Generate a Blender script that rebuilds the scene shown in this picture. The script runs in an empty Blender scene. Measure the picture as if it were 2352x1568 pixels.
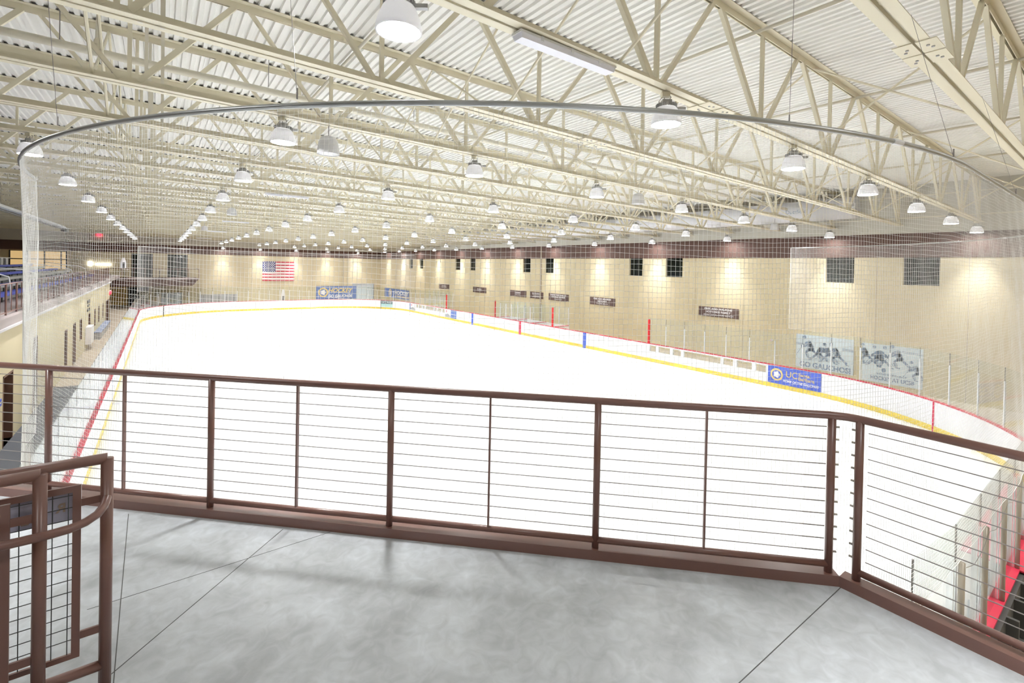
import bpy, math, random
from mathutils import Vector, Matrix
random.seed(7)
S = bpy.context.scene; COL = S.collection
PI = math.pi
ORD = ['first','second','third','fourth','fifth','sixth','seventh','eighth','ninth','tenth','eleventh','twelfth','thirteenth','fourteenth','fifteenth','sixteenth','seventeenth','eighteenth','nineteenth','twentieth']
def ordn(n):
    if n < 20: return ORD[n]
    n += 1
    return 'twenty-'+ORD[n-21] if n < 30 else ('thirtieth' if n == 30 else 'thirty-'+ORD[n-31])

# ------------------------------------------------------------------ materials
def mat(name, col, rough=0.5, metal=0.0, spec=0.5, bump=None, var=None, emis=None):
    m = bpy.data.materials.new(name); m.use_nodes = True
    nt = m.node_tree; b = nt.nodes['Principled BSDF']
    b.inputs['Base Color'].default_value = (*col, 1); b.inputs['Roughness'].default_value = rough
    b.inputs['Metallic'].default_value = metal; b.inputs['Specular IOR Level'].default_value = spec
    if emis:
        b.inputs['Emission Color'].default_value = (*emis[0], 1); b.inputs['Emission Strength'].default_value = emis[1]
    if var:   # (scale, amount)
        tc = nt.nodes.new('ShaderNodeTexCoord'); n = nt.nodes.new('ShaderNodeTexNoise')
        n.inputs['Scale'].default_value = var[0]; n.inputs['Detail'].default_value = 5
        nt.links.new(tc.outputs['Object'], n.inputs['Vector'])
        r = nt.nodes.new('ShaderNodeValToRGB'); a = var[1]
        r.color_ramp.elements[0].position = .3; r.color_ramp.elements[1].position = .7
        r.color_ramp.elements[0].color = (col[0]*(1-a), col[1]*(1-a), col[2]*(1-a), 1)
        r.color_ramp.elements[1].color = (min(1,col[0]*(1+a)), min(1,col[1]*(1+a)), min(1,col[2]*(1+a)), 1)
        nt.links.new(n.outputs['Fac'], r.inputs['Fac']); nt.links.new(r.outputs['Color'], b.inputs['Base Color'])
    if bump:
        tc = nt.nodes.new('ShaderNodeTexCoord'); n = nt.nodes.new('ShaderNodeTexNoise')
        n.inputs['Scale'].default_value = bump[0]; nt.links.new(tc.outputs['Object'], n.inputs['Vector'])
        bp = nt.nodes.new('ShaderNodeBump'); bp.inputs['Strength'].default_value = bump[1]; bp.inputs['Distance'].default_value = .02
        nt.links.new(n.outputs['Fac'], bp.inputs['Height']); nt.links.new(bp.outputs['Normal'], b.inputs['Normal'])
    return m
def glass_mat(name, tint, boost=1.0):
    m = bpy.data.materials.new(name); m.use_nodes = True; nt = m.node_tree
    for n in list(nt.nodes): nt.nodes.remove(n)
    o = nt.nodes.new('ShaderNodeOutputMaterial'); mx = nt.nodes.new('ShaderNodeMixShader')
    t = nt.nodes.new('ShaderNodeBsdfTransparent'); t.inputs[0].default_value = (*tint, 1)
    g = nt.nodes.new('ShaderNodeBsdfGlossy'); g.inputs['Roughness'].default_value = .03
    f = nt.nodes.new('ShaderNodeFresnel'); 
    gm = nt.nodes.new('ShaderNodeNewGeometry'); mp = nt.nodes.new('ShaderNodeMapRange')
    mp.inputs['To Min'].default_value = 1.5; mp.inputs['To Max'].default_value = 1/1.5
    nt.links.new(gm.outputs['Backfacing'], mp.inputs['Value']); nt.links.new(mp.outputs[0], f.inputs['IOR'])
    k = nt.nodes.new('ShaderNodeMath'); k.operation = 'MULTIPLY'; k.inputs[1].default_value = boost; k.use_clamp = True
    nt.links.new(f.outputs[0], k.inputs[0]); nt.links.new(k.outputs[0], mx.inputs[0])
    nt.links.new(t.outputs[0], mx.inputs[1]); nt.links.new(g.outputs[0], mx.inputs[2]); nt.links.new(mx.outputs[0], o.inputs[0])
    return m
M = {}
M['cream'] = mat('cream_wall_paint', (.64,.56,.375), .75, var=(.35,.03), bump=(30,.05))
M['upper'] = mat('pale_upper_wall', (.66,.64,.57), .8)
M['brown_band'] = mat('brown_band_paint', (.13,.072,.058), .7)
M['deck'] = mat('roof_deck_white', (.90,.885,.84), .6)
M['truss'] = mat('truss_cream_paint', (.81,.755,.59), .45)
M['pipe_white'] = mat('pipe_cream', (.80,.76,.64), .45)
M['ice'] = mat('ice_white', (.89,.925,.965), .22, spec=.35, var=(.25,.01))
M['line_blue'] = mat('under_ice_blue', (.80,.81,.93), .25)
M['line_red'] = mat('under_ice_red', (.86,.85,.86), .25)
M['line_grey'] = mat('under_ice_grey', (.78,.80,.83), .25)
M['board'] = mat('board_white_plastic', (.88,.88,.90), .4)
M['kick'] = mat('kick_yellow', (.86,.66,.10), .4)
M['cap'] = mat('cap_red', (.62,.03,.07), .4)
M['post_red'] = mat('pad_red', (.72,.02,.03), .5)
M['mark_blue'] = mat('mark_blue', (.06,.13,.66), .4)
M['mark_red'] = mat('mark_red', (.66,.04,.10), .4)
M['alu'] = mat('aluminium_light', (.80,.82,.85), .35, .3)
M['joint'] = mat('glass_joint_dark', (.10,.10,.10), .5)
M['tube_brown'] = mat('post_bronze', (.42,.37,.30), .35, .3)
M['glass'] = glass_mat('rink_glass', (.965,.985,.975))
M['winglass'] = mat('dark_window_glass', (.015,.02,.017), .05, spec=.6)
M['frame_dark'] = mat('window_frame_dark', (.03,.03,.03), .4)
M['rail'] = mat('rail_brown_enamel', (.19,.095,.075), .30, spec=.6)
M['cable'] = mat('steel_cable', (.30,.28,.27), .4, .5)
M['nut'] = mat('cable_nut', (.45,.42,.38), .4, .6)
M['netpipe'] = mat('galvanised_pipe', (.42,.43,.43), .35, .7)
M['net'] = mat('white_net_cord', (.95,.95,.93), .7, spec=.1)
M['shade'] = mat('lamp_shade_grey', (.80,.80,.81), .35)
M['sink'] = mat('lamp_heatsink', (.45,.45,.45), .4, .5)
M['lens'] = mat('lamp_lens_lit', (1,1,1), .3, emis=((1,1,1), 42))
M['lensoff'] = mat('unlit_globe', (.78,.78,.80), .4)
M['fluor'] = mat('diffuser_pale', (.86,.87,.95), .3)
M['glow'] = mat('lit_tube', (1,1,1), .3, emis=((1,1,1), 2.2))
M['rubber'] = mat('rubber_floor', (.085,.09,.105), .8)
M['tan_floor'] = mat('tan_floor', (.40,.33,.25), .6)
M['sign_brown'] = mat('sign_brown', (.115,.070,.060), .5)
M['white'] = mat('print_white', (.86,.85,.88), .5)
M['blue_sign'] = mat('banner_blue', (.085,.14,.60), .5)
M['blue_far'] = mat('banner_blue_pale', (.12,.20,.52), .5)
M['gold'] = mat('print_gold', (.82,.62,.22), .5)
M['poster'] = mat('poster_pale_blue', (.66,.75,.84), .6)
M['ink'] = mat('poster_ink', (.20,.27,.42), .6)
M['ink2'] = mat('poster_ink_soft', (.40,.48,.60), .6)
M['flag_red'] = mat('flag_red', (.55,.04,.07), .7)
M['flag_blue'] = mat('flag_blue', (.04,.05,.20), .7)
M['flag_white'] = mat('flag_white', (.88,.86,.86), .7)
M['seat_blue'] = mat('bleacher_blue', (.05,.09,.55), .45)
M['seat_grey'] = mat('bleacher_aluminium', (.50,.52,.52), .4, .3)
M['dark'] = mat('dark_void', (.02,.02,.022), .7)
M['dgrey'] = mat('dark_grey_panel', (.07,.07,.065), .5)
M['conc'] = None
M['duct'] = mat('fabric_duct', (.84,.85,.90), .7)
M['lav'] = mat('lavender_sheet', (.46,.45,.56), .5)
M['tan'] = mat('tan_print', (.40,.30,.24), .5)
M['exit'] = mat('exit_red', (.8,.02,.04), .5, emis=((1,.02,.04), 2.0))
M['teal'] = mat('ad_teal', (.50,.72,.70), .5)
M['tealdark'] = mat('ad_dark_teal', (.06,.12,.13), .5)
M['grey'] = mat('mid_grey', (.42,.42,.44), .5)
M['ledge'] = mat('deck_fascia_grey', (.36,.31,.30), .6)
M['ledgelite'] = mat('fascia_trim', (.62,.60,.62), .5)
M['doorbrown'] = mat('door_frame_brown', (.16,.08,.05), .5)
M['ochre'] = mat('ochre_wall', (.85,.60,.20), .7)
# polished mottled concrete
def concrete():
    m = bpy.data.materials.new('polished_concrete'); m.use_nodes = True; nt = m.node_tree; b = nt.nodes['Principled BSDF']
    tc = nt.nodes.new('ShaderNodeTexCoord')
    n1 = nt.nodes.new('ShaderNodeTexNoise'); n1.inputs['Scale'].default_value = 2.2; n1.inputs['Detail'].default_value = 8; n1.inputs['Distortion'].default_value = .9
    n2 = nt.nodes.new('ShaderNodeTexNoise'); n2.inputs['Scale'].default_value = 11; n2.inputs['Detail'].default_value = 9; n2.inputs['Distortion'].default_value = 1.2
    n3 = nt.nodes.new('ShaderNodeTexNoise'); n3.inputs['Scale'].default_value = 160
    for n in (n1,n2,n3): nt.links.new(tc.outputs['Object'], n.inputs['Vector'])
    r = nt.nodes.new('ShaderNodeValToRGB'); e = r.color_ramp.elements
    e[0].position = .30; e[0].color = (.37,.385,.395,1); e[1].position = .70; e[1].color = (.56,.59,.62,1)
    r2 = nt.nodes.new('ShaderNodeValToRGB'); e = r2.color_ramp.elements
    e[0].position = .35; e[0].color = (.88,.88,.875,1); e[1].position = .72; e[1].color = (1.1,1.1,1.1,1)
    mx = nt.nodes.new('ShaderNodeMixRGB'); mx.blend_type = 'MULTIPLY'; mx.inputs[0].default_value = 1
    nt.links.new(n1.outputs['Fac'], r.inputs[0]); nt.links.new(n2.outputs['Fac'], r2.inputs[0])
    nt.links.new(r.outputs[0], mx.inputs[1]); nt.links.new(r2.outputs[0], mx.inputs[2]); nt.links.new(mx.outputs[0], b.inputs['Base Color'])
    b.inputs['Roughness'].default_value = .38; b.inputs['Specular IOR Level'].default_value = .5
    bp = nt.nodes.new('ShaderNodeBump'); bp.inputs['Strength'].default_value = .08; bp.inputs['Distance'].default_value = .003
    nt.links.new(n3.outputs['Fac'], bp.inputs['Height']); nt.links.new(bp.outputs['Normal'], b.inputs['Normal'])
    return m
M['conc'] = concrete()
_nt = M['shade'].node_tree; _p = _nt.nodes['Principled BSDF']; _t = _nt.nodes.new('ShaderNodeBsdfTranslucent'); _t.inputs[0].default_value = (.9,.9,.92,1)
_m = _nt.nodes.new('ShaderNodeMixShader'); _m.inputs[0].default_value = .07
_nt.links.new(_p.outputs[0], _m.inputs[1]); _nt.links.new(_t.outputs[0], _m.inputs[2]); _nt.links.new(_m.outputs[0], _nt.nodes['Material Output'].inputs[0])

# ------------------------------------------------------------------ geometry helpers
class MB:
    def __init__(s): s.v = []; s.f = []
    def box(s, x0, x1, y0, y1, z0, z1):
        i = len(s.v)
        s.v += [(x0,y0,z0),(x1,y0,z0),(x1,y1,z0),(x0,y1,z0),(x0,y0,z1),(x1,y0,z1),(x1,y1,z1),(x0,y1,z1)]
        s.f += [(i,i+3,i+2,i+1),(i+4,i+5,i+6,i+7),(i,i+1,i+5,i+4),(i+1,i+2,i+6,i+5),(i+2,i+3,i+7,i+6),(i+3,i,i+4,i+7)]
        return s
    def hexa(s, a):   # eight points, bottom ring then top ring
        i = len(s.v); s.v += [tuple(p) for p in a]
        s.f += [(i,i+3,i+2,i+1),(i+4,i+5,i+6,i+7),(i,i+1,i+5,i+4),(i+1,i+2,i+6,i+5),(i+2,i+3,i+7,i+6),(i+3,i,i+4,i+7)]
        return s
    def bar(s, a, b, w, h=None, up=(0,0,1)):
        a = Vector(a); b = Vector(b); h = h or w; d = (b-a).normalized(); u = Vector(up)
        if abs(d.dot(u)) > .99: u = Vector((1,0,0))
        r = d.cross(u).normalized(); u = r.cross(d).normalized()
        r *= w/2; u *= h/2
        return s.hexa([a-r-u, a+r-u, b+r-u, b-r-u, a-r+u, a+r+u, b+r+u, b-r+u])
    def tube(s, pts, r, n=8, caps=True):
        pts = [Vector(p) for p in pts]; rings = []; prev = None
        for k, p in enumerate(pts):
            if k == 0: d = pts[1]-p
            elif k == len(pts)-1: d = p-pts[k-1]
            else: d = (pts[k+1]-p).normalized()+(p-pts[k-1]).normalized()
            d.normalize()
            if prev is None:
                u = Vector((0,0,1)) if abs(d.z) < .95 else Vector((1,0,0))
                a = d.cross(u).normalized()
            else: a = (prev-d*prev.dot(d)).normalized()
            prev = a; b = d.cross(a).normalized(); i = len(s.v)
            for q in range(n):
                t = 2*PI*q/n; s.v.append(tuple(p+a*(r*math.cos(t))+b*(r*math.sin(t))))
            rings.append(i)
        for k in range(len(rings)-1):
            i, j = rings[k], rings[k+1]
            for q in range(n): s.f.append((i+q, i+(q+1)%n, j+(q+1)%n, j+q))
        if caps:
            s.f.append(tuple(rings[0]+q for q in reversed(range(n)))); s.f.append(tuple(rings[-1]+q for q in range(n)))
        return s
    def lathe(s, prof, n=24, c=(0,0,0)):
        base = len(s.v)
        for r, z in prof:
            for q in range(n):
                t = 2*PI*q/n; s.v.append((c[0]+r*math.cos(t), c[1]+r*math.sin(t), c[2]+z))
        for k in range(len(prof)-1):
            for q in range(n):
                s.f.append((base+k*n+q, base+k*n+(q+1)%n, base+(k+1)*n+(q+1)%n, base+(k+1)*n+q))
        return s
    def disc(s, r, z, n=24, c=(0,0), up=True):
        i = len(s.v)
        for q in range(n):
            t = 2*PI*q/n; s.v.append((c[0]+r*math.cos(t), c[1]+r*math.sin(t), z))
        s.f.append(tuple(i+q for q in (range(n) if up else reversed(range(n)))))
        return s
    def poly(s, pts):
        i = len(s.v); s.v += [tuple(p) for p in pts]; s.f.append(tuple(range(i, i+len(pts)))); return s
    def mesh(s, name, m, smooth=False):
        me = bpy.data.meshes.new(name); me.from_pydata(s.v, [], s.f); me.update()
        me.materials.append(m)
        if smooth:
            for p in me.polygons: p.use_smooth = True
        return me
    def build(s, name, m, parent=None, smooth=False, loc=None):
        o = bpy.data.objects.new(name, s.mesh(name, m, smooth)); COL.objects.link(o)
        if loc: o.location = loc
        if parent: o.parent = parent
        return o
def tag(o, label=None, cat=None, group=None, kind=None):
    if label: o['label'] = label
    if cat: o['category'] = cat
    if group: o['group'] = group
    if kind: o['kind'] = kind
    return o
def empty(name, loc, label, cat, group=None, rz=0):
    o = bpy.data.objects.new(name, None); COL.objects.link(o); o.location = loc; o.rotation_euler = (0,0,rz)
    o.empty_display_size = .1
    return tag(o, label, cat, group)
def copy_tree(o, parent=None):
    c = o.copy(); COL.objects.link(c)
    if parent: c.parent = parent
    for ch in o.children: copy_tree(ch, c)
    return c
def struct(o): o['kind'] = 'structure'; return o

def text_obj(name, body, size, m, parent, mtx, align='CENTER', shear=0, bold=0, sx=1, extrude=.002, fit=None):
    c = bpy.data.curves.new(name, 'FONT'); c.body = body; c.size = size; c.align_x = align; c.align_y = 'CENTER'
    c.shear = shear; c.offset = bold; c.extrude = extrude; c.resolution_u = 3
    t = bpy.data.objects.new(name+'_tmp', c); COL.objects.link(t)
    dg = bpy.context.evaluated_depsgraph_get(); dg.update()
    me = bpy.data.meshes.new_from_object(t.evaluated_get(dg)); bpy.data.objects.remove(t); bpy.data.curves.remove(c)
    me.materials.clear(); me.materials.append(m); me.transform(Matrix.Scale(sx, 4, (1,0,0))); me.name = name
    if fit:
        xs = [v.co.x for v in me.vertices]; ys = [v.co.y for v in me.vertices]
        a, b, c_, d_ = min(xs), max(xs), min(ys), max(ys); kx = fit[0]/(b-a); ky = fit[1]/(d_-c_) if len(fit) > 1 else kx
        me.transform(Matrix.Translation((-(a+b)/2*kx, -(c_+d_)/2*ky, 0)) @ Matrix.Diagonal((kx, ky, 1, 1)))
    me.transform(mtx)
    o = bpy.data.objects.new(name, me); COL.objects.link(o); o.parent = parent
    return o
# plane frames: text's +x and +y axes in world
def fr(right, upv, org):
    r = Vector(right).normalized(); u = Vector(upv).normalized(); n = r.cross(u)
    return Matrix(((r.x,u.x,n.x,org[0]),(r.y,u.y,n.y,org[1]),(r.z,u.z,n.z,org[2]),(0,0,0,1)))

# ------------------------------------------------------------------ camera
R_yaw, R_pit, R_rol = 0.6386, -0.009, 0.0202
CAM = Vector((-11.4882, -31.7739, 5.6841))
cy, sy, cp, sp, cr, sr = math.cos(R_yaw), math.sin(R_yaw), math.cos(R_pit), math.sin(R_pit), math.cos(R_rol), math.sin(R_rol)
Fv = Vector((sy*cp, cy*cp, sp)); Rt = Vector((cy,-sy,0)); Up = Rt.cross(Fv)
R2 = Rt*cr+Up*sr; U2 = -Rt*sr+Up*cr
cd = bpy.data.cameras.new('camera'); cam = bpy.data.objects.new('camera', cd); COL.objects.link(cam)
cam.matrix_world = Matrix(((R2.x,U2.x,-Fv.x,CAM.x),(R2.y,U2.y,-Fv.y,CAM.y),(R2.z,U2.z,-Fv.z,CAM.z),(0,0,0,1)))
cd.sensor_fit = 'HORIZONTAL'; cd.sensor_width = 36; cd.lens = 36*1089.967/2352
cd.shift_x = (1176-1178.269)/2352; cd.shift_y = (622.788-784)/2352; cd.clip_start = .05; cd.clip_end = 300
S.camera = cam

# ------------------------------------------------------------------ rink outline
HX, HY, RC = 12.95, 30.48, 8.53
def outline(off, n=22):
    """closed list, starts at near-left straight end and runs anticlockwise seen from above"""
    cx, cyy = HX-RC, HY-RC; r = RC+off; P = []
    for (sx, sgy, a0) in ((-1,-1,PI),(1,-1,1.5*PI),(1,1,0),(-1,1,.5*PI)):
        for k in range(n+1):
            a = a0+.5*PI*k/n; P.append((sx*cx+r*math.cos(a), sgy*cyy+r*math.sin(a)))
    return P
def ring(mb, a, b, z0, z1, skip=None):
    A, B = outline(a), outline(b); n = len(A)
    for i in range(n):
        j = (i+1) % n
        segs = [(0,1)]
        p, q, pp, qq = A[i], A[j], B[i], B[j]
        if skip and abs(p[0]-q[0]) < 1e-6 and p[0] > 0:      # right straight side, cut the windowed stretches out
            L = q[1]-p[1]; segs = []; t0 = 0
            for (s0, s1) in skip:
                segs.append((t0, (s0-p[1])/L)); t0 = (s1-p[1])/L
            segs.append((t0, 1))
        for (u, v) in segs:
            f = lambda P_, Q_, t: (P_[0]+(Q_[0]-P_[0])*t, P_[1]+(Q_[1]-P_[1])*t)
            a0, a1, b0, b1 = f(p,q,u), f(p,q,v), f(pp,qq,u), f(pp,qq,v)
            mb.hexa([(*a0,z0),(*b0,z0),(*b1,z0),(*a1,z0),(*a0,z1),(*b0,z1),(*b1,z1),(*a1,z1)])
    return mb

# ------------------------------------------------------------------ floor, ice, boards
mb = MB(); mb.box(-30,17.5,-38,44.06,-.25,-.06); struct(mb.build('floor', M['tan_floor']))
ice = MB(); O = outline(-.013); ice.poly([(x,y,0) for x,y in O]); i0 = len(ice.v)
ice = ice.build('ice_sheet', M['ice']); tag(ice, 'smooth white ice sheet inside the rink boards', 'ice')
for (y0, w, m, nm) in ((-7.62,.3,'line_blue','blue_line'),(7.62,.3,'line_blue','blue_line'),(0,.3,'line_red','center_line')):
    MB().poly([(-HX+.05,y0-w/2,.004),(HX-.05,y0-w/2,.004),(HX-.05,y0+w/2,.004),(-HX+.05,y0+w/2,.004)]).build(nm, M[m], ice)
for s in (-1,1):
    MB().poly([(-11.15,s*27.13-.03,.004),(11.15,s*27.13-.03,.004),(11.15,s*27.13+.03,.004),(-11.15,s*27.13+.03,.004)]).build('goal_line', M['line_red'], ice)
def ringmark(cx, cyy, r, w, m, name):
    b = MB(); n = 48; 
    for q in range(n):
        t, u = 2*PI*q/n, 2*PI*(q+1)/n
        b.poly([(cx+r*math.cos(t),cyy+r*math.sin(t),.004),(cx+(r+w)*math.cos(t),cyy+(r+w)*math.sin(t),.004),(cx+(r+w)*math.cos(u),cyy+(r+w)*math.sin(u),.004),(cx+r*math.cos(u),cyy+r*math.sin(u),.004)])
    b.build(name, m, ice)
ringmark(0,0,4.5,.05,M['line_grey'],'center_circle')
for sx in (-1,1):
    for s in (-1,1): ringmark(sx*6.7,s*21.03,4.5,.05,M['line_grey'],'faceoff_circle')
# faint worn logo near the centre
b = MB()
for k in range(14):
    t = k/13; x = -2.6+5.0*t; y = 3.6-3.4*t
    b.poly([(x,y,.004),(x+.22,y+.02,.004),(x+.18,y-.5,.004),(x-.04,y-.52,.004)])
b.build('faded_ice_logo', M['line_grey'], ice)
# outside floor surfaces
fl = MB(); O = outline(.05)
rub = MB(); rub.box(-15.2,-13.1,-34,-3.2,-.06,0); struct(rub.build('floor', M['rubber']))
tanf = MB(); tanf.box(-15.2,-13.1,-3.2,44.06,-.06,0); tanf.box(13.1,17.5,-38,44.06,-.06,0); tanf.box(-30,-15.2,-34,44.06,-.06,0)
tanf.box(-13.1,13.1,30.62,44.06,-.06,0); tanf.box(-13.1,13.1,-38,-30.62,-.06,0)
struct(tanf.build('floor', M['tan_floor']))

SK = [(-20.42,-13.16),(13.16,20.42)]
boards = empty('rink_boards', (0,-HY,0), 'long white dasher boards with yellow kick plate and red top rail around the ice', 'rink boards')
ring(MB(), 0, .10, .2, 1.08, SK).build('board_panel', M['board'], boards, loc=(0,HY,0))
ring(MB(), -.012, .10, 0, .2).build('kick_plate', M['kick'], boards, loc=(0,HY,0))
ring(MB(), -.005, .15, 1.08, 1.115).build('cap_rail', M['cap'], boards, loc=(0,HY,0))
# windowed stretches on the right side (see-through panels)
for (a, b_) in SK:
    w = MB(); w.box(HX,HX+.10,a,b_,.2,.65); w.box(HX,HX+.10,a,b_,1.0,1.08)
    if a < 0: cuts = [(-13.25,-13.72),(-13.9,-14.72),(-14.9,-15.46),(-15.64,-17.9),(-18.05,-18.6),(-18.8,-19.6),(-19.8,-20.3)]
    else: cuts = [(13.25,13.85),(14.05,14.9),(15.1,15.6),(15.8,17.9),(18.05,18.6),(18.8,19.6),(19.8,20.3)]
    edges = sorted([a,b_]+[v for c in cuts for v in c])
    for k in range(0, len(edges), 2): w.box(HX,HX+.10,edges[k],edges[k+1],.65,1.0)
    w.build('window_panel', M['board'], boards, loc=(0,HY,0))
    for c in cuts: MB().box(HX+.02,HX+.03,min(c),max(c),.65,1.0).build('window_pane', M['glass'], boards, loc=(0,HY,0))
for (y0, m, nm) in ((-7.62,'mark_blue','blue_line_mark'),(7.62,'mark_blue','blue_line_mark'),(0,'mark_red','center_line_mark')):
    for sx in (-1,1):
        x = sx*(HX-.016); mm = m if sx > 0 else 'line_blue'; MB().box(min(x,x+sx*.01),max(x,x+sx*.01),y0-.15,y0+.15,0,1.08).build(nm, M[mm], boards, loc=(0,HY,0))
for (sx, sgy) in ((1,-1),(-1,1),(1,1)):
    MB().box(sx*11.21-.03,sx*11.21+.03,sgy*27.10-.04,sgy*27.10+.02,.0,1.08).build('goal_line_mark', M['mark_red'] if sgy < 0 else M['dgrey'], boards, loc=(0,HY,0))
# red shelf behind the near end boards and the dark framing of their backs
ring_y = -HY
MB().box(-.68,4.6,-31.15,-30.63,1.09,1.115).build('wide_cap_shelf', M['cap'], boards, loc=(0,HY,0))
bk = MB(); bk.box(-4.6,4.6,-30.68,-30.60,0,1.06)
for k in range(16): x = -4.6+k*.6; bk.box(x,x+.05,-30.80,-30.68,0,1.06)
bk.box(-4.6,4.6,-30.80,-30.68,.5,.55); bk.build('back_frame', M['dgrey'], boards, loc=(0,HY,0))
for k in range(15):
    for z in (.25,.85): MB().tube([(-4.3+k*.6,-30.68,z),(-4.3+k*.6,-30.705,z)], .06, 12).build('hinge_bolt', M['grey'], boards, loc=(0,HY,0))

# ------------------------------------------------------------------ rink glass: one pane per thing with its post
def path_points():
    """list of (side label, [p0,p1]) pane segments along the outline offset +.05"""
    out = []; off = .06; cx, cyy = HX-RC, HY-RC; r = RC+off
    def straight(lbl, p, q, n):
        for k in range(n):
            f = lambda t: (p[0]+(q[0]-p[0])*t, p[1]+(q[1]-p[1])*t)
            out.append((lbl, k, f(k/n), f((k+1)/n)))
    def arc(lbl, sx, sgy, a0, n):
        for k in range(n):
            A = a0+.5*PI*k/n; B = a0+.5*PI*(k+1)/n
            out.append((lbl, k, (sx*cx+r*math.cos(A), sgy*cyy+r*math.sin(A)), (sx*cx+r*math.cos(B), sgy*cyy+r*math.sin(B))))
    arc('near left corner', -1,-1,PI,11)
    straight('near end', (-cx,-HY-off), (cx,-HY-off), 7)
    arc('near right corner', 1,-1,1.5*PI,11)
    straight('right side by the two posters', (HX+off,-cyy), (HX+off,-13.1), 7)
    straight('far right side', (HX+off,13.05), (HX+off,cyy), 7)
    arc('far right corner', 1,1,0,11)
    straight('far end below the flag', (cx,HY+off), (-cx,HY+off), 8)
    arc('far left corner', -1,1,.5*PI,11)
    straight('long left side', (-HX-off,cyy), (-HX-off,-cyy), 36)
    return out
START = {'near left corner':'from the left side','near end':'from the left','near right corner':'from the near end',
 'right side by the two posters':'from the near corner','far right side':'from the bench','far right corner':'from the right side',
 'far end below the flag':'from the right','far left corner':'from the far end','long left side':'from the far corner'}
for (lbl, k, p, q) in path_points():
    top = 2.95 if ('end' in lbl or 'corner' in lbl) else 2.70
    if 'far' in lbl: top = 2.75
    d = Vector((q[0]-p[0], q[1]-p[1], 0)); L = d.length; d.normalize(); nrm = Vector((d.y,-d.x,0))
    t = empty('glass_pane', (p[0],p[1],1.115), 'clear glass pane, %s, %s %s' % (lbl, ordn(k), START[lbl]), 'glass pane', 'glass panes standing on the rink boards', math.atan2(d.y,d.x))
    h = top-1.115
    MB().box(.01,L-.01,-.006,.006,0,h).build('glass', M['glass'], t)
    ph = h-.42
    pw = .009 if lbl in ('near end','near left corner') else .02
    pd = .016 if pw < .01 else .03
    MB().box(-pw,pw,.0065,.010,0,ph).box(-pw,pw,-pd,-.0065,0,ph).build('support_post', M['alu'], t)
    MB().box(-pw/4,pw/4,-.008,.008,ph,h).build('joint_strip', M['joint'], t)
    if lbl.startswith('near') and 'right' not in lbl:
        MB().tube([(0,-.055,0),(0,-.055,1.44)], .03, 10).build('bronze_post', M['tube_brown'], t, True)
        if lbl == 'near end': MB().tube([(0,-.09,1.40),(L*.3,-.092,1.30),(L*.6,-.092,1.30),(L,-.09,1.40)], .003, 5).build('guy_wire', M['cable'], t)
for (y, s) in ((-13.13,'nearest the camera'),(-4.06,'second from the camera, beside the penalty box'),(3.85,'third from the camera'),(13.0,'farthest from the camera')):
    t = MB().box(HX+.01,HX+.11,y-.05,y+.05,1.115,2.55).box(HX+.02,HX+.10,y-.04,y+.04,2.55,2.6).build('padded_post', M['post_red'])
    tag(t, 'upright red padded post on the right boards, '+s, 'post', 'red padded posts at the bench openings')
# penalty and scorekeeper box
pb = empty('penalty_box', (14.0,0,0), 'glass-walled penalty and scorekeeper box behind the centre line', 'penalty box')
for y in (-4.06,-1.3,1.3,3.85):
    MB().box(-.9,.7,y-.04,y+.04,0,1.08).build('side_board', M['board'], pb)
    MB().box(-.9,.7,y-.06,y+.06,1.08,1.11).build('side_cap', M['cap'], pb)
    if y > -4: MB().box(-.9,.7,y-.006,y+.006,1.11,2.6).build('side_glass', M['glass'], pb)
MB().box(.7,.8,-4.1,3.9,0,1.08).build('back_board', M['board'], pb)
for k in range(6):
    y = -1.3+k*.86; MB().box(-1.0,-.99,y,y+.85,1.12,2.5).build('front_glass', M['glass'], pb)
    MB().box(-1.02,-.97,y-.02,y+.02,1.12,2.45).build('front_post', M['alu'], pb)
for k in range(7):
    y = -4.0+k*1.12; MB().box(.74,.75,y,y+1.11,1.08,2.55).build('back_glass', M['glass'], pb)
    MB().box(.72,.77,y-.02,y+.02,1.08,2.5).build('back_post', M['alu'], pb)
MB().box(-.4,.1,-1.1,1.1,.7,.75).box(-.5,-.45,-1.1,1.1,0,.75).build('counter', M['board'], pb)
t = empty('bench_screen', (15.2,15.5,0), 'tall glass screens with white posts behind the far players bench', 'glass screen')
for k in range(6):
    MB().box(0,.012,k*1.2,k*1.2+1.18,.4,2.75).build('screen_glass', M['glass'], t); MB().box(-.02,.03,k*1.2-.02,k*1.2+.02,0,2.6).build('screen_post', M['alu'], t)

# ------------------------------------------------------------------ ads and lettering on the boards
YR = (0,-1,0)      # on the right side, reading direction for a viewer inside the rink is -Y
def on_right(x, y, z): return fr(YR, (0,0,1), (x, y, z))
def seal(parent, org, right, r, dist=.004):
    F = fr(right, (0,0,1), org)
    def put(b, name, m):
        me = b.mesh(name, m); me.transform(F); o = bpy.data.objects.new(name, me); COL.objects.link(o); o.parent = parent
    b = MB(); n = 40
    for q in range(n):
        t, u = 2*PI*q/n, 2*PI*(q+1)/n
        b.poly([(r*.72*math.cos(t),r*.72*math.sin(t),dist),(r*math.cos(t),r*math.sin(t),dist),(r*math.cos(u),r*math.sin(u),dist),(r*.72*math.cos(u),r*.72*math.sin(u),dist)])
    put(b, 'seal_ring', M['gold'])
    b = MB(); pts = []
    for q in range(24):
        t = 2*PI*q/24; rr = r*(.5+.07*math.cos(5*t)); pts.append((rr*math.cos(t), rr*math.sin(t), dist))
    b.poly(pts); put(b, 'seal_centre', M['white'])
uc = MB().box(HX-.008,HX-.002,-22.83,-20.42,.215,1.06).build('board_banner', M['blue_sign'])
tag(uc, 'royal blue banner on the right boards with gold seal and two lines of lettering', 'banner')
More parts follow.
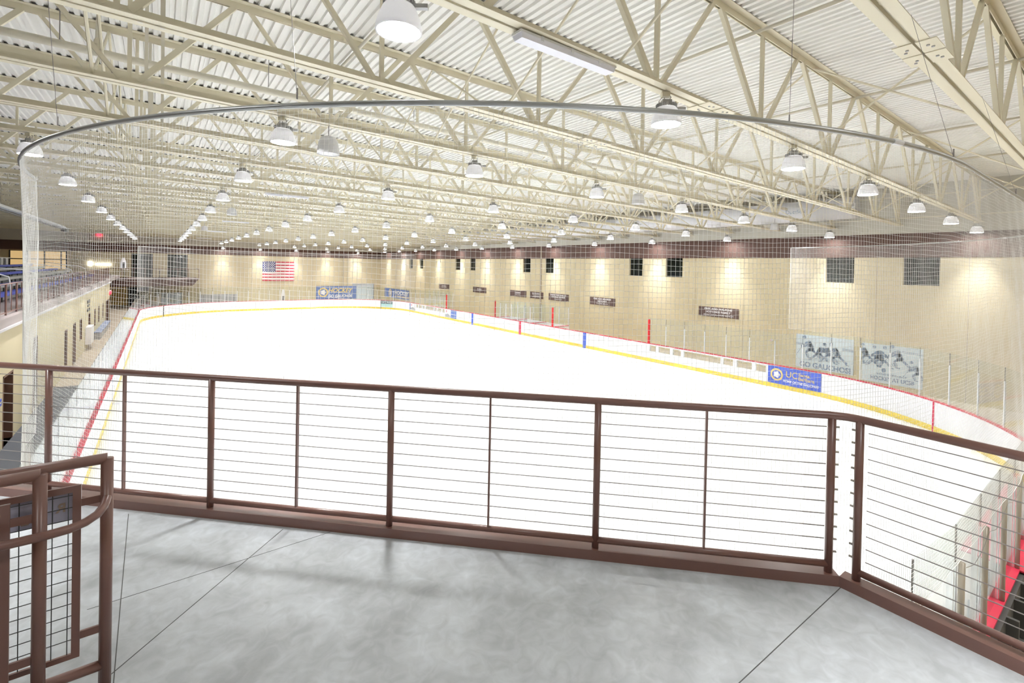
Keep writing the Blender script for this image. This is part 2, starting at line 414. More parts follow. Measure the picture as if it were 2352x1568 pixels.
seal(uc, (HX-.008,-20.84,.66), YR, .30)
text_obj('lettering','UC',.46,M['gold'],uc,on_right(HX-.012,-21.54,.76),bold=.002,fit=(.51,.30))
text_obj('lettering','Santa',.24,M['gold'],uc,on_right(HX-.012,-22.09,.84),bold=.004,fit=(.49,.15))
text_obj('lettering','Barbara',.24,M['gold'],uc,on_right(HX-.012,-22.195,.645),bold=.004,fit=(.70,.16))
text_obj('lettering','HOME OF THE GAUCHOS',.175,M['white'],uc,on_right(HX-.012,-21.94,.42),bold=.006,shear=.2,fit=(1.58,.12))
uc.matrix_world = Matrix.Translation((HX,-20.42,0)) @ Matrix.Rotation(-.024, 4, 'Z') @ Matrix.Translation((-HX,20.42,0))   # follows the start of the corner curve
# far ads: blue strips, picture ads, round pale logo
for (y0, y1, m, lab) in ((21.9,22.9,'blue_far','blue advert panel on the far right boards, left end of the far bench windows'),(10.75,11.9,'blue_far','blue advert panel on the right boards before the far blue line')):
    o = MB().box(HX-.008,HX-.002,y0,y1,.22,1.05).build('board_advert', M[m]); tag(o, lab, 'advert', 'adverts on the right boards')
    MB().box(HX-.012,HX-.009,y0+.05,y1-.05,.58,.64).build('white_stripe', M['white'], o)
for (y0, y1, lab) in ((20.5,21.85,'small white picture advert at the far end of the far bench windows'),(11.95,13.1,'small white picture advert at the near end of the far bench windows')):
    o = MB().box(HX-.008,HX-.002,y0,y1,.22,1.05).build('board_advert', M['white']); tag(o, lab, 'advert', 'adverts on the right boards')
    MB().poly([(HX-.012,y1,.24),(HX-.012,y0,.24),(HX-.012,y0,.4),(HX-.012,(y0+y1)/2,.62),(HX-.012,y1,.5)]).build('picture', M['grey'], o)
    MB().poly([(HX-.012,y1-.2,.75),(HX-.012,y1-.35,.75),(HX-.012,y1-.35,.95),(HX-.012,y1-.2,.95)]).build('red_mark', M['mark_red'], o)
# "Let's Skate" advert on the far corner curve
a0 = .5*PI*.26
def arcp(a, off, z): return (HX-RC+(RC+off)*math.cos(a), HY-RC+(RC+off)*math.sin(a), z)
A0, A1 = math.atan2(27.13-21.95, 11.2-4.42), math.atan2(25.55-21.95, 12.15-4.42)
b = MB(); b2 = MB(); n = 6
for k in range(n):
    u, v = A0+(A1-A0)*k/n, A0+(A1-A0)*(k+1)/n
    b.poly([arcp(u,-.01,.22),arcp(v,-.01,.22),arcp(v,-.01,.66),arcp(u,-.01,.66)]); b2.poly([arcp(u,-.012,.66),arcp(v,-.012,.66),arcp(v,-.012,1.06),arcp(u,-.012,1.06)])
o = b.build('board_advert', M['teal']); tag(o, 'teal and dark advert with white lettering on the far corner boards', 'advert', 'adverts on the right boards')
b2.build('dark_band', M['tealdark'], o)
pm = arcp((A0+A1)/2,-.05,.86); tg = Vector(arcp(A1,0,0))-Vector(arcp(A0,0,0))
text_obj('lettering',"Let's Skate!",.36,M['white'],o,fr(tuple(tg),(0,0,1),pm),shear=.2)
cm = bpy.data.objects.new('board_logo', None); COL.objects.link(cm); cm.location = (HX,1.6,.57); tag(cm, 'pale grey round C logo printed on the white boards by the centre line', 'logo')
b = MB(); n = 20
for q in range(3, n-2):
    t, u = 2*PI*q/n, 2*PI*(q+1)/n
    b.poly([(-.004,-.85*0+.55-.2*math.cos(t),.25*math.sin(t)),(-.004,.55-.28*math.cos(t),.33*math.sin(t)),(-.004,.55-.28*math.cos(u),.33*math.sin(u)),(-.004,.55-.2*math.cos(u),.25*math.sin(u))])
b.build('logo_ring', M['line_grey'], cm)
text_obj('lettering','Comcast' if False else 'Co',.26,M['line_grey'],cm,fr(YR,(0,0,1),(-.006,-.1,.02)))
for (z) in (-.17,): MB().poly([(-.004,.15,z),(-.004,-.9,z),(-.004,-.9,z+.03),(-.004,.15,z+.03)]).build('logo_rule', M['line_grey'], cm)

# ------------------------------------------------------------------ right wall with its ten windows
WX = 17.5
WIN = [(-25.907,-24.544),(-22.516,-21.196),(-12.389,-11.049),(-8.986,-7.753),(1.041,2.255),(4.438,5.59),(14.505,15.7),(17.956,19.167),(28.05,29.25),(31.4,32.5)]
w = MB(); w.box(WX,WX+.4,-38,44.4,-.1,5.2); w.box(WX,WX+.4,-38,44.4,6.53,7.0)
e = [-38]+[v for c in WIN for v in c]+[44.4]
for k in range(0, len(e), 2): w.box(WX,WX+.4,e[k],e[k+1],5.2,6.53)
wr = struct(w.build('wall_right', M['cream']))
MB().box(WX-.03,WX+.4,-38,44.03,6.53,7.69).build('brown_band', M['brown_band'], wr)
MB().box(WX-.01,WX+.4,-38,44.05,7.69,10.6).build('upper_wall', M['upper'], wr)
jt = MB()
for y in (40.1,36.7,33.4,22.6,19.2,12.5,9.1,-2.9,-6.3,-9.64,-13.4,-16.71,-20.2,-23.5,-26.9): jt.box(WX-.003,WX,y-.012,y+.012,0,6.53)
jt.build('panel_joint', M['tan_floor'], wr)
MB().box(WX-.08,WX,2.7,2.85,0,7.69).build('wall_downpipe', M['tan_floor'], wr)
for k, (a, b_) in enumerate(WIN):
    g = MB().box(WX+.20,WX+.22,a,b_,5.2,6.53).build('window_%d' % (k+1), M['winglass']); struct(g)
    f = MB(); f.box(WX+.16,WX+.2,a,a+.05,5.2,6.53); f.box(WX+.16,WX+.2,b_-.05,b_,5.2,6.53); f.box(WX+.16,WX+.2,a,b_,5.2,5.25); f.box(WX+.165,WX+.2,(a+b_)/2-.02,(a+b_)/2+.02,5.2,6.53)
    f.build('window_frame', M['frame_dark'], g)

# donor signs on the right wall
SG = [(-16.457,-13.728,['PRES AND MAURINE','HOTCHKIS FAMILY'],'ADAPTIVE PLAYERS BENCH','nearest the camera, above the board windows'),
      (-6.424,-3.695,['PRES AND MAURINE','HOTCHKIS'],'PLAYERS BENCH','second nearest the camera, between two red padded posts'),
      (-1.064,1.592,['SANTA YNEZ BAND OF','CHUMASH INDIANS'],'PENALTY BOX','third nearest the camera, above the penalty box'),
      (2.385,4.375,None,None,'the small one with four lines'),
      (4.973,7.683,None,'PENALTY BOX','left of the small one'),
      (12.149,14.906,None,'PLAYERS BENCH','second farthest from the camera'),
      (20.547,23.228,None,None,'farthest from the camera')]
for (a, b_, big, small, lab) in SG:
    o = MB().box(WX-.04,WX-.01,a,b_,2.71,3.33).build('donor_sign', M['sign_brown'])
    tag(o, 'brown wall sign with white lettering, '+lab, 'sign', 'brown donor signs along the right wall')
    yc = (a+b_)/2
    if big:
        wd = {-16.457:(1.9,1.72,2.05),-6.424:(1.9,1.0,1.19),-1.064:(2.1,1.87,1.0)}[a]
        for q, s in enumerate(big): text_obj('lettering', s, .2, M['white'], o, on_right(WX-.044, yc, 3.21-.185*q), bold=.006, fit=(wd[q],.13))
        text_obj('lettering', small, .15, M['white'], o, on_right(WX-.044, yc, 2.83), fit=(wd[2],.105))
    else:
        if small: text_obj('lettering', small, .13, M['white'], o, on_right(WX-.044, yc, 2.94))
        rows = [(3.11,.09,.9)] if small else ([(3.2,.09,1.3),(3.09,.06,1.2),(2.95,.05,1.0),(2.85,.05,1.2)] if b_ < 10 else [(3.1,.09,1.2),(2.93,.05,1.4)])
        for (z, h, wd) in rows:
            bb = MB(); x = yc+wd/2
            while x > yc-wd/2:
                l = random.uniform(.04,.09); bb.box(WX-.044,WX-.041,x-l,x,z-h/2,z+h/2); x -= l+random.choice((.02,.02,.05))
            bb.build('fine_print', M['white'], o)

# two big hockey posters
def thick(b, pts, w, x):
    for p, q in zip(pts, pts[1:]):
        d = Vector((q[0]-p[0], q[1]-p[1])); L = d.length
        if L < 1e-6: continue
        n = Vector((-d.y, d.x))/L*w/2
        b.poly([(x,-p[0]-n.x,p[1]+n.y),(x,-q[0]-n.x,q[1]+n.y),(x,-q[0]+n.x,q[1]-n.y),(x,-p[0]+n.x,p[1]-n.y)])
def blob(b, c, rx, rz, x, n=12):
    b.poly([(x,-(c[0]+rx*math.cos(2*PI*q/n)),c[1]+rz*math.sin(2*PI*q/n)) for q in range(n)])
def player(parent, cx, cz, s, flip=1, seed=0, lim=(19.86,22.57)):
    """leaning skater drawn in two ink tones; local a axis runs left to right"""
    x = WX-.052; r = random.Random(seed); P = lambda a, z: (min(lim[1],max(lim[0],cx+flip*a*s)), cz+z*s)
    d = MB(); l = MB()
    thick(l, [P(.02,.55),P(.22,.95)], .30*s, x); thick(l, [P(-.06,.62),P(.16,.9)], .2*s, x)
    blob(d, P(.36,1.16), .09*s, .10*s, x-.002); blob(l, P(.40,1.10), .05*s, .06*s, x-.004)
    thick(d, [P(.0,.6),P(-.1,.5),P(.15,.48)], .17*s, x-.002)
    thick(d, [P(.06,.52),P(.28,.32),P(.16,.06)], .12*s, x-.002); thick(l, [P(.20,.30),P(.15,.12)], .10*s, x-.004)
    thick(d, [P(-.04,.5),P(-.26,.30),P(-.46,.10)], .12*s, x-.002); thick(l, [P(-.30,.27),P(-.40,.17)], .09*s, x-.004)
    thick(d, [P(.20,.03),P(.0,.02)], .05*s, x-.002); thick(d, [P(-.42,.06),P(-.58,.02)], .05*s, x-.002)
    thick(d, [P(.2,.9),P(.42,.72),P(.52,.62)], .09*s, x-.004); thick(d, [P(.1,.86),P(.3,.66),P(.5,.6)], .07*s, x-.004)
    thick(d, [P(.42,.74),P(.80,.12),P(.95,.10)], .022*s, x-.004)
    for k in range(7):
        a, z = r.uniform(-.05,.3), r.uniform(.55,.98); thick(d, [P(a,z),P(a+r.uniform(-.06,.08),z-r.uniform(.04,.1))], .035*s, x-.005)
    l.build('player_print', M['ink2'], parent); d.build('player_print', M['ink'], parent)
def poster(y0, y1, z0, z1, lab):
    o = MB().box(WX-.05,WX-.015,y0,y1,z0,z1).build('wall_poster', M['poster']); tag(o, lab, 'poster', 'hockey posters on the right wall')
    return o
p1 = poster(-22.6,-19.83,.40,2.24,'pale blue poster of skating hockey players lettered GO GAUCHOS')
b = MB(); thick(b, [(19.83,1.72),(20.2,1.70)], .12, WX-.052); thick(b, [(22.1,1.68),(22.6,1.66)], .14, WX-.052); b.build('rink_backdrop', M['ink2'], p1)
player(p1,20.62,.96,.98,-1,1); player(p1,20.98,.86,.84,1,2); player(p1,21.52,.90,.80,-1,3); player(p1,21.9,.84,.90,-1,4)
b = MB()
for k in range(9):
    z = .86+.03*k; a = 19.95+.2*k; thick(b, [(a,z),(a+.9,z-.03)], .012, WX-.051)
b.build('ice_streaks', M['ink2'], p1)
text_obj('lettering','GO GAUCHOS!',.40,M['ink'],p1,on_right(WX-.056,-21.27,.60),bold=.014,fit=(2.46,.30))
p2 = poster(-25.4,-22.97,.27,2.18,'pale blue poster of hockey players lettered HOCKEY AT UCSB, nearest the near corner')
player(p2,23.18,1.15,.80,-1,5,(23.0,25.37)); player(p2,23.62,1.06,.85,1,6,(23.0,25.37)); player(p2,23.8,1.04,.85,-1,7,(23.0,25.37)); player(p2,24.55,1.10,.90,-1,8,(23.0,25.37)); player(p2,25.25,.62,.75,-1,9,(23.0,25.37))
b = MB(); blob(b,(23.9,.92),.09,.12,WX-.053); b.build('sponsor_mark', M['ink'], p2)
b = MB(); thick(b, [(24.6,1.95),(25.4,1.9)], .1, WX-.051); b.build('rink_backdrop', M['ink2'], p2)
text_obj('lettering','PROUD SPONSOR OF',.14,M['ink'],p2,on_right(WX-.056,-24.2,.72),bold=.004,fit=(1.24,.09))
text_obj('lettering','HOCKEY AT UCSB',.24,M['ink'],p2,on_right(WX-.056,-24.23,.50),bold=.009,fit=(1.75,.20))
al = MB(); al.tube([(WX-.01,-18.47,1.68),(WX-.08,-18.47,1.68)], .07, 14); al = al.build('alarm_bell', M['white']); tag(al, 'small round white and red alarm on the right wall left of the posters', 'alarm')
MB().tube([(WX-.081,-18.47,1.68),(WX-.09,-18.47,1.68)], .035, 10).build('red_centre', M['post_red'], al)
# blue hockey banner on the right wall near the far corner
hb = MB().box(WX-.04,WX-.012,32.4,41.7,.55,1.95).build('hockey_banner', M['blue_far']); tag(hb, 'blue hockey banner with seal on the right wall near the far corner', 'banner')
seal(hb,(WX-.042,39.4,1.22),YR,.62)
text_obj('lettering','HOCKEY',.95,M['white'],hb,on_right(WX-.046,35.1,1.42),bold=.03,shear=.1,fit=(5.2,.62))
text_obj('lettering','UC SANTA BARBARA',.36,M['gold'],hb,on_right(WX-.046,35.0,.86),bold=.01,fit=(5.2,.28))

# ------------------------------------------------------------------ far wall
FY = 44.06
def far_wall():
    w = MB(); holes = [(-14.44,-12.3,3.45,6.42),(-10.8,-8.65,3.45,6.42),(-11.42,-9.2,0,1.50),(13.07,16.5,0,2.46)]
    xs = sorted({-30,17.9}|{v for h in holes for v in h[:2]}); zs = sorted({-.1,6.53}|{v for h in holes for v in h[2:]})
    for a, b in zip(xs, xs[1:]):
        for c, d in zip(zs, zs[1:]):
            mx, mz = (a+b)/2, (c+d)/2
            if any(h[0] < mx < h[1] and h[2] < mz < h[3] for h in holes): continue
            w.box(a,b,FY,FY+.3,c,d)
    o = struct(w.build('wall_far', M['cream']))
    MB().box(-30,17.47,FY-.03,FY+.3,6.53,7.60).build('brown_band', M['brown_band'], o)
    MB().box(-30,17.5,FY-.01,FY+.3,7.60,11.2).build('upper_wall', M['upper'], o)
    j = MB()
    for x in (11.4,11.7,12.3): j.box(x-.06,x+.06,FY-.1,FY,0,6.53)
    j.build('wall_pipes', M['cream'], o)
    j = MB()
    for x in (-4.9,-1.2,7.0): j.box(x-.02,x+.02,FY-.004,FY,0,6.53)
    j.build('panel_joint', M['tan_floor'], o)
    for k, (a, b, c, d) in enumerate(holes[:3]):
        g = MB().box(a,b,FY+.12,FY+.14,c,d).build('window_%d' % (11+k), M['winglass'] if k < 2 else M['poster']); struct(g)
        f = MB()
        for x in (a+.03,b-.03,(a+b)/2): f.box(x-.03,x+.03,FY+.06,FY+.12,c,d)
        for z in (c+.03,d-.03,(c+d)/2): f.box(a,b,FY+.06,FY+.12,z-.03,z+.03)
        f.build('window_frame', M['frame_dark'] if k < 2 else M['alu'], g)
    g = MB()
    for k in range(16): z = 2.46/16*k; g.box(13.07,16.5,FY+.1+.01*(k%2),FY+.14,z,z+2.46/16)
    g = struct(g.build('door_1', M['poster'])); 
    MB().box(16.5,16.6,FY-.02,FY+.1,0,2.55).box(13.0,16.6,FY-.02,FY+.1,2.46,2.55).build('door_frame', M['grey'], g)
far_wall()
def on_far(x, y, z): return fr((1,0,0), (0,0,1), (x, y, z))
tr = MB().box(-20,-14.75,FY-.04,FY-.012,0,2.52).build('trim_1', M['ochre']); struct(tr)
# flag
FX0, FX1, FZ0, FZ1 = .19, 4.42, 2.96, 5.79
fl = empty('flag', (FX0,FY-.03,FZ0), 'large American flag hanging flat on the far cream wall', 'flag')
H = (FZ1-FZ0)/13; W = FX1-FX0
for k in range(13):
    x0 = W*.4 if k >= 6 else 0
    MB().box(x0,W,-.01,0,k*H,(k+1)*H).build('stripe', M['flag_red'] if k % 2 == 0 else M['flag_white'], fl)
MB().box(0,W*.4,-.012,0,6*H,13*H).build('canton', M['flag_blue'], fl)
st = MB()
for r_ in range(9):
    for c_ in range(6 if r_ % 2 == 0 else 5):
        cx = W*.4*((c_+.5+(0 if r_ % 2 == 0 else .5))/6); cz = 6*H+7*H*((r_+.6)/9.2)
        pts = []
        for q in range(10):
            t = PI/2+2*PI*q/10; rr = .095 if q % 2 == 0 else .042; pts.append((cx+rr*math.cos(t),-.014,cz+rr*math.sin(t)))
        st.poly(pts)
st.build('star_field', M['flag_white'], fl)
hb = MB().box(7.53,13.6,FY-.16,FY-.13,.16,2.16).build('hockey_banner', M['blue_far']); tag(hb, 'blue hockey banner with gold and white slanted lettering on the far wall', 'banner')
seal(hb,(8.55,FY-.163,1.2),(1,0,0),.72)
text_obj('lettering','HOCKEY',1.05,M['gold'],hb,on_far(11.2,FY-.17,1.50),bold=.03,shear=.3,fit=(3.8,.70))
text_obj('lettering','GO GAUCHOS',.62,M['white'],hb,on_far(11.15,FY-.17,.62),bold=.025,shear=.3,fit=(3.7,.45))
o = MB().box(-7.3,-2.9,FY-.3,FY-.05,0,1.17).build('storage_cabinet', M['grey']); tag(o, 'long low grey cabinet against the far wall right of the lower windows', 'cabinet')
for k in range(5): MB().box(-7.3+.88*k+.42,-7.3+.88*k+.46,FY-.31,FY-.3,.05,1.12).build('door_edge', M['dgrey'], o)
# black champions banner beneath the far balcony
o = MB().box(-14.68,-12.65,FY-.12,FY-.08,.0,2.2).build('champions_banner', M['dark']); tag(o, 'black banner reading STANLEY CUP CHAMPIONS under the far balcony', 'banner')
text_obj('lettering','STANLEY CUP',.30,M['white'],o,on_far(-13.66,FY-.125,1.28),bold=.01)
text_obj('lettering','CHAMPIONS',.33,M['white'],o,on_far(-13.66,FY-.125,.92),bold=.01)
# bottle-shaped feather banners
for (x, y, z0, h, lab) in ((-15.05,40.9,4.55,1.3,'white bottle-shaped banner with black lettering on the far balcony'),(2.65,42.5,.1,1.7,'white bottle-shaped banner with black lettering on the floor below the flag')):
    b = MB(); w_ = .26
    b.hexa([(x-w_,y-.02,z0),(x+w_,y-.02,z0),(x+w_,y+.02,z0),(x-w_,y+.02,z0),(x-w_,y-.02,z0+h*.6),(x+w_,y-.02,z0+h*.6),(x+w_,y+.02,z0+h*.6),(x-w_,y+.02,z0+h*.6)])
    b.hexa([(x-w_,y-.02,z0+h*.6),(x+w_,y-.02,z0+h*.6),(x+w_,y+.02,z0+h*.6),(x-w_,y+.02,z0+h*.6),(x-.12,y-.02,z0+h),(x+.12,y-.02,z0+h),(x+.12,y+.02,z0+h),(x-.12,y+.02,z0+h)])
    o = b.build('bottle_banner', M['white']); tag(o, lab, 'banner', 'bottle-shaped banners')
    b = MB()
    for q in range(4): b.box(x-.1,x+.12,y-.03,y-.022,z0+.12+q*.17,z0+.24+q*.17)
    b.build('printed_mark', M['dark'], o)

# far balcony
fb = empty('far_balcony', (-12,38,3.45), 'brown fascia balcony with railing on the far wall at the left', 'balcony')
MB().hexa([(-4.2,0,-.95),(3.7,.6,-.85),(4.2,6.0,-.85),(-4.2,6.0,-.95),(-4.2,0,0),(4.3,0,0),(4.3,6.0,0),(-4.2,6.0,0)]).build('fascia', M['brown_band'], fb)
MB().box(-4.2,4.35,-.05,.3,-.06,.04).build('edge_trim', M['ledgelite'], fb)
MB().tube([(-4.1,.05,1.17),(4.28,.05,1.17)], .025, 8).build('top_rail', M['rail'], fb)
MB().tube([(4.28,.05,1.17),(4.28,6,1.17)], .025, 8).build('end_rail', M['rail'], fb)
for k in range(9): MB().tube([(-4.1+k*1.047,.05,0),(-4.1+k*1.047,.05,1.17)], .022, 8).build('rail_post', M['rail'], fb)
for x in (-14.9,-11.6):
    t = empty('pedestal_table', (x,40.4,3.45), 'round pedestal table on the far balcony, %s' % ('left one by the bottle banner' if x < -13 else 'right one between the tall windows'), 'table', 'tables on the far balcony')
    MB().lathe([(0,.98),(.42,.98),(.42,1.02),(0,1.02)], 20).build('tabletop', M['grey'], t); MB().tube([(0,0,.03),(0,0,.98)], .035, 8).build('pedestal', M['dgrey'], t); MB().lathe([(0,0),(.28,0),(.28,.03),(0,.03)],16).build('base', M['dgrey'], t)

# ------------------------------------------------------------------ left corridor wall, upper deck and bleachers
LX = -15.2
op = [(-11.57,-10.38,0,2.13,'jamb'),(-7.5,-6.7,0,2.75,'jamb'),(-.43,.4,.35,2.15,'glass'),(2.3,3.4,0,2.17,'jamb'),(5.0,5.9,.9,2.14,'glass'),(9.1,10.2,0,2.1,'tan'),(12.5,13.1,.92,2.12,'glass'),(15.2,15.8,.92,2.12,'glass'),(18.4,18.9,.92,2.1,'glass'),(21.1,24.3,0,2.1,'jamb')]
w = MB(); ys = sorted({-34,25.1}|{v for h in op for v in h[:2]}); zs = sorted({-.1,3.57}|{v for h in op for v in h[2:4]})
for a, b in zip(ys, ys[1:]):
    for c, d in zip(zs, zs[1:]):
        my, mz = (a+b)/2, (c+d)/2
        if any(h[0] < my < h[1] and h[2] < mz < h[3] for h in op): continue
        w.box(LX-.3,LX,a,b,c,d)
wl = struct(w.build('wall_left', M['cream']))
for x in (0,): MB().box(LX-.3,LX,24.9,25.1,-.1,3.57).build('corner_return', M['cream'], wl)
for k, (a, b, c, d, ty) in enumerate(op):
    if ty == 'glass': g = MB().box(LX-.2,LX-.17,a,b,c,d).build('window_%d' % (20+k), M['winglass'])
    else: g = MB().box(LX-.28,LX-.24,a,b,c,d).build('door_%d' % (2+k), M['dark'] if ty == 'jamb' else M['tan_floor'])
    struct(g)
    f = MB()
    f.box(LX-.24,LX+.01,a,a+.06,c,d); f.box(LX-.24,LX+.01,b-.06,b,c,d); f.box(LX-.24,LX+.01,a,b,d-.06,d)
    f.build('door_frame' if ty != 'glass' else 'window_frame', M['doorbrown'], g)
# wall signs and fittings on the left wall
for (y0, y1, z0, z1, lab) in ((8.3,9.5,2.82,3.02,'top'),(8.5,9.3,2.60,2.74,'middle'),(8.3,9.6,2.30,2.48,'bottom')):
    o = MB().box(LX,LX+.03,y0,y1,z0,z1).build('wall_plaque', M['dgrey']); tag(o, 'small dark plaque on the left wall, %s one of the three stacked' % lab, 'sign', 'stacked plaques on the left wall')
o = MB().box(LX+.01,LX+.28,7.4,9.0,.35,1.42).build('utility_cabinet', M['white']); tag(o, 'white box cabinet fixed on the left corridor wall', 'cabinet')
MB().box(LX+.28,LX+.29,7.45,8.95,.4,1.37).build('cabinet_door', M['board'], o)
o = MB().box(LX,LX+.35,12.2,20.4,0,.46).build('wall_bench', M['line_grey']); o.data.materials.clear(); o.data.materials.append(M['grey']); tag(o, 'long blue-grey bench along the left corridor wall', 'bench')
MB().box(LX-.0,LX+.4,12.2,20.4,.46,.52).build('bench_top', mat('bench_blue_grey',(.22,.26,.38),.6), o)
o = MB().box(LX+.02,LX+.12,24.4,25.0,2.48,2.78).build('exit_sign', M['exit']); tag(o, 'red lit exit sign at the far end of the left corridor wall', 'exit sign', 'exit signs')
MB().box(LX+.02,LX+.1,24.3,25.1,2.78,2.84).build('sign_housing', M['white'], o)
o = MB().box(-17.7,-17.3,FY-.15,FY-.05,8.4,8.7).build('exit_sign', M['exit']); tag(o, 'red exit sign high on the far wall above the brown band', 'exit sign', 'exit signs')
o = MB().tube([(-17.8,FY-.2,5.0),(-16.35,FY-.2,5.0)], .12, 12).build('wall_tube_lamp', M['glow']); tag(o, 'glowing horizontal tube lamp on the far wall at the left', 'lamp')
o = MB().box(-18.45,-18.1,FY-.2,FY-.06,4.8,5.35).build('wall_lamp', M['glow']); tag(o, 'small square glowing lamp left of the tube lamp on the far wall', 'lamp')
o = MB().box(LX,LX+.03,-12.15,-11.85,1.35,1.55).build('wall_notice', M['blue_sign']); tag(o, 'small blue notice beside the nearest corridor doorway', 'sign')
MB().box(LX+.03,LX+.034,-12.12,-11.88,1.43,1.47).build('white_stripe', M['white'], o)

# upper deck slab
ud = empty('upper_deck', (LX,0,3.57), 'grey concrete spectator deck above the left corridor', 'deck')
MB().box(-14.75,0,-26,37.9,0,.30).box(-14.75,-1.2,37.9,44,0,.30).build('deck_slab', M['ledge'], ud)
MB().box(0,.10,-26,25.1,-.05,.02).build('lower_trim', M['ledgelite'], ud)
MB().box(0,.05,-26,25.1,.02,.29).build('fascia', M['ledge'], ud)
t = empty('deck_railing', (LX-.12,0,3.87), 'brown steel railing with slim pickets along the spectator deck', 'railing')
MB().tube([(0,-14.9,.97),(0,25.0,.97)], .022, 8).build('top_rail', M['rail'], t)
MB().tube([(0,-14.9,.08),(0,25.0,.08)], .018, 8).build('bottom_rail', M['rail'], t)
for k in range(30): MB().tube([(0,-14.8+k*1.37,0),(0,-14.8+k*1.37,.97)], .026, 8).build('rail_post', M['rail'], t)
for k in range(29): MB().tube([(0,-14.1+k*1.37,.08),(0,-14.1+k*1.37,.97)], .013, 6).build('picket', M['rail'], t)
# bleachers
bl = empty('bleachers', (-16.2,0,3.87), 'aluminium bleachers with blue seat strips rising left of the spectator deck', 'bleachers')
for k in range(6):
    x = -.2-.8*k; z = .38+.17*k
    MB().box(x-.28,x,-16,26,z-.04,z).build('seat_plank', M['seat_blue'] if k in (0,1,3,5) else M['seat_grey'], bl)
    MB().box(x-.02,x,-16,26,z-.14,z-.04).build('seat_edge', M['seat_blue'] if k in (0,3,5) else M['seat_grey'], bl)
    MB().box(x-.8,x-.3,-16,26,z-.22,z-.18).build('foot_plank', M['seat_grey'], bl)
    MB().box(x-.32,x-.3,-16,26,z-.36,z-.18).build('riser', M['seat_grey'], bl)
    st = MB()
    for q in range(22): st.box(x-.16,x-.12,-16+q*2,-15.95+q*2,0,z-.04)
    for q in range(12): st.box(x-.16,x-.12,-16+q*3.8,-15.95+q*3.8,0,z-.04)
    st.build('leg_frame', M['dgrey'], bl)
MB().box(-5.6,-5.5,-16,26,1.7,1.76).build('back_rail', M['alu'], bl)
b = MB()
for q in range(28): b.box(-5.6,-5.5,-16+q*1.5,-15.7+q*1.5,.9,1.7)
b.build('back_panel', M['alu'], bl)
MB().box(-5.75,-5.65,-16,26,.9,1.7).build('back_screen', M['grey'], bl)
for (y, lab) in ((-5.2,'near one'),(-.0,'second one'),(11.0,'one near the middle'),(18.0,'far one')):
    t = MB(); t.tube([(-18.4,y-.6,5.35),(-17.2,y-.5,5.15),(-16.6,y-.3,5.08),(-16.25,y,4.9),(-16.2,y+.02,4.6),(-16.2,y+.02,3.87)], .022, 8)
    t = t.build('aisle_handrail', M['alu'], smooth=True); tag(t, 'curved pale aisle handrail in the bleachers, '+lab, 'handrail', 'aisle handrails in the bleachers')
# things beyond the bleachers on the far wall
lob = MB().box(-25,-20.3,FY-.06,FY-.03,4.4,6.5).build('lobby_window', mat('lobby_lit_wall',(.60,.42,.17),.6,emis=((.9,.62,.28),.25))); tag(lob, 'warm lit lobby seen through dark-framed glazing above the bleachers', 'window')
f = MB()
for x in (-25,-23.6,-22.2,-20.8,-20.35): f.box(x-.06,x+.06,FY-.12,FY-.06,4.4,6.5)
for z in (5.5,6.45): f.box(-25,-20.3,FY-.12,FY-.06,z-.05,z+.05)
f.build('glazing_bar', M['frame_dark'], lob)
ht = empty('radiant_heater', (-16.9,0,7.65), 'long dark radiant heater tube with reflector hanging over the bleachers', 'heater')
MB().tube([(0,-12,0),(0,13,0)], .05, 8).build('heater_tube', M['dgrey'], ht)
MB().hexa([(-.2,-12,.0),(.2,-12,.0),(.2,13,.0),(-.2,13,.0),(-.08,-12,.16),(.08,-12,.16),(.08,13,.16),(-.08,13,.16)]).build('reflector', M['alu'], ht, loc=(0,0,.06))
MB().box(-.15,.15,13,14.2,-.12,.15).build('burner_box', M['dgrey'], ht)
for y in (-9,-3,3,9): MB().tube([(0,y,.2),(0,y,1.0)], .006, 5).build('hanger', M['cable'], ht)

# ------------------------------------------------------------------ roof deck
SL = -.0172
def zbot(x): return 8.54+SL*(x+10)
def ztop(x): return 10.36+SL*(x+4)
d = MB(); pitch = .178; x = -30.0; Y0, Y1 = -38, 44.06
while x < 17.6:
    xs = [x, x+.075, x+.092, x+.161, x+.178]; hs = [0,0,.05,.05,0]
    for q in range(4):
        d.poly([(xs[q],Y0,ztop(xs[q])+hs[q]),(xs[q],Y1,ztop(xs[q])+hs[q]),(xs[q+1],Y1,ztop(xs[q+1])+hs[q+1]),(xs[q+1],Y0,ztop(xs[q+1])+hs[q+1])])
    x += pitch
struct(d.build('ceiling', M['deck']))
struct(MB().box(-30.2,17.9,-38.2,44.4,11.15,11.3).build('ceiling', M['deck']))
# near and outer walls behind the camera
struct(MB().box(-30,17.9,-38.3,-38,-.1,11.2).build('wall_near', M['cream']))
w = MB().box(-30.3,-30,-38.3,44.4,-.1,11.2).build('wall_outer', M['cream']); struct(w)

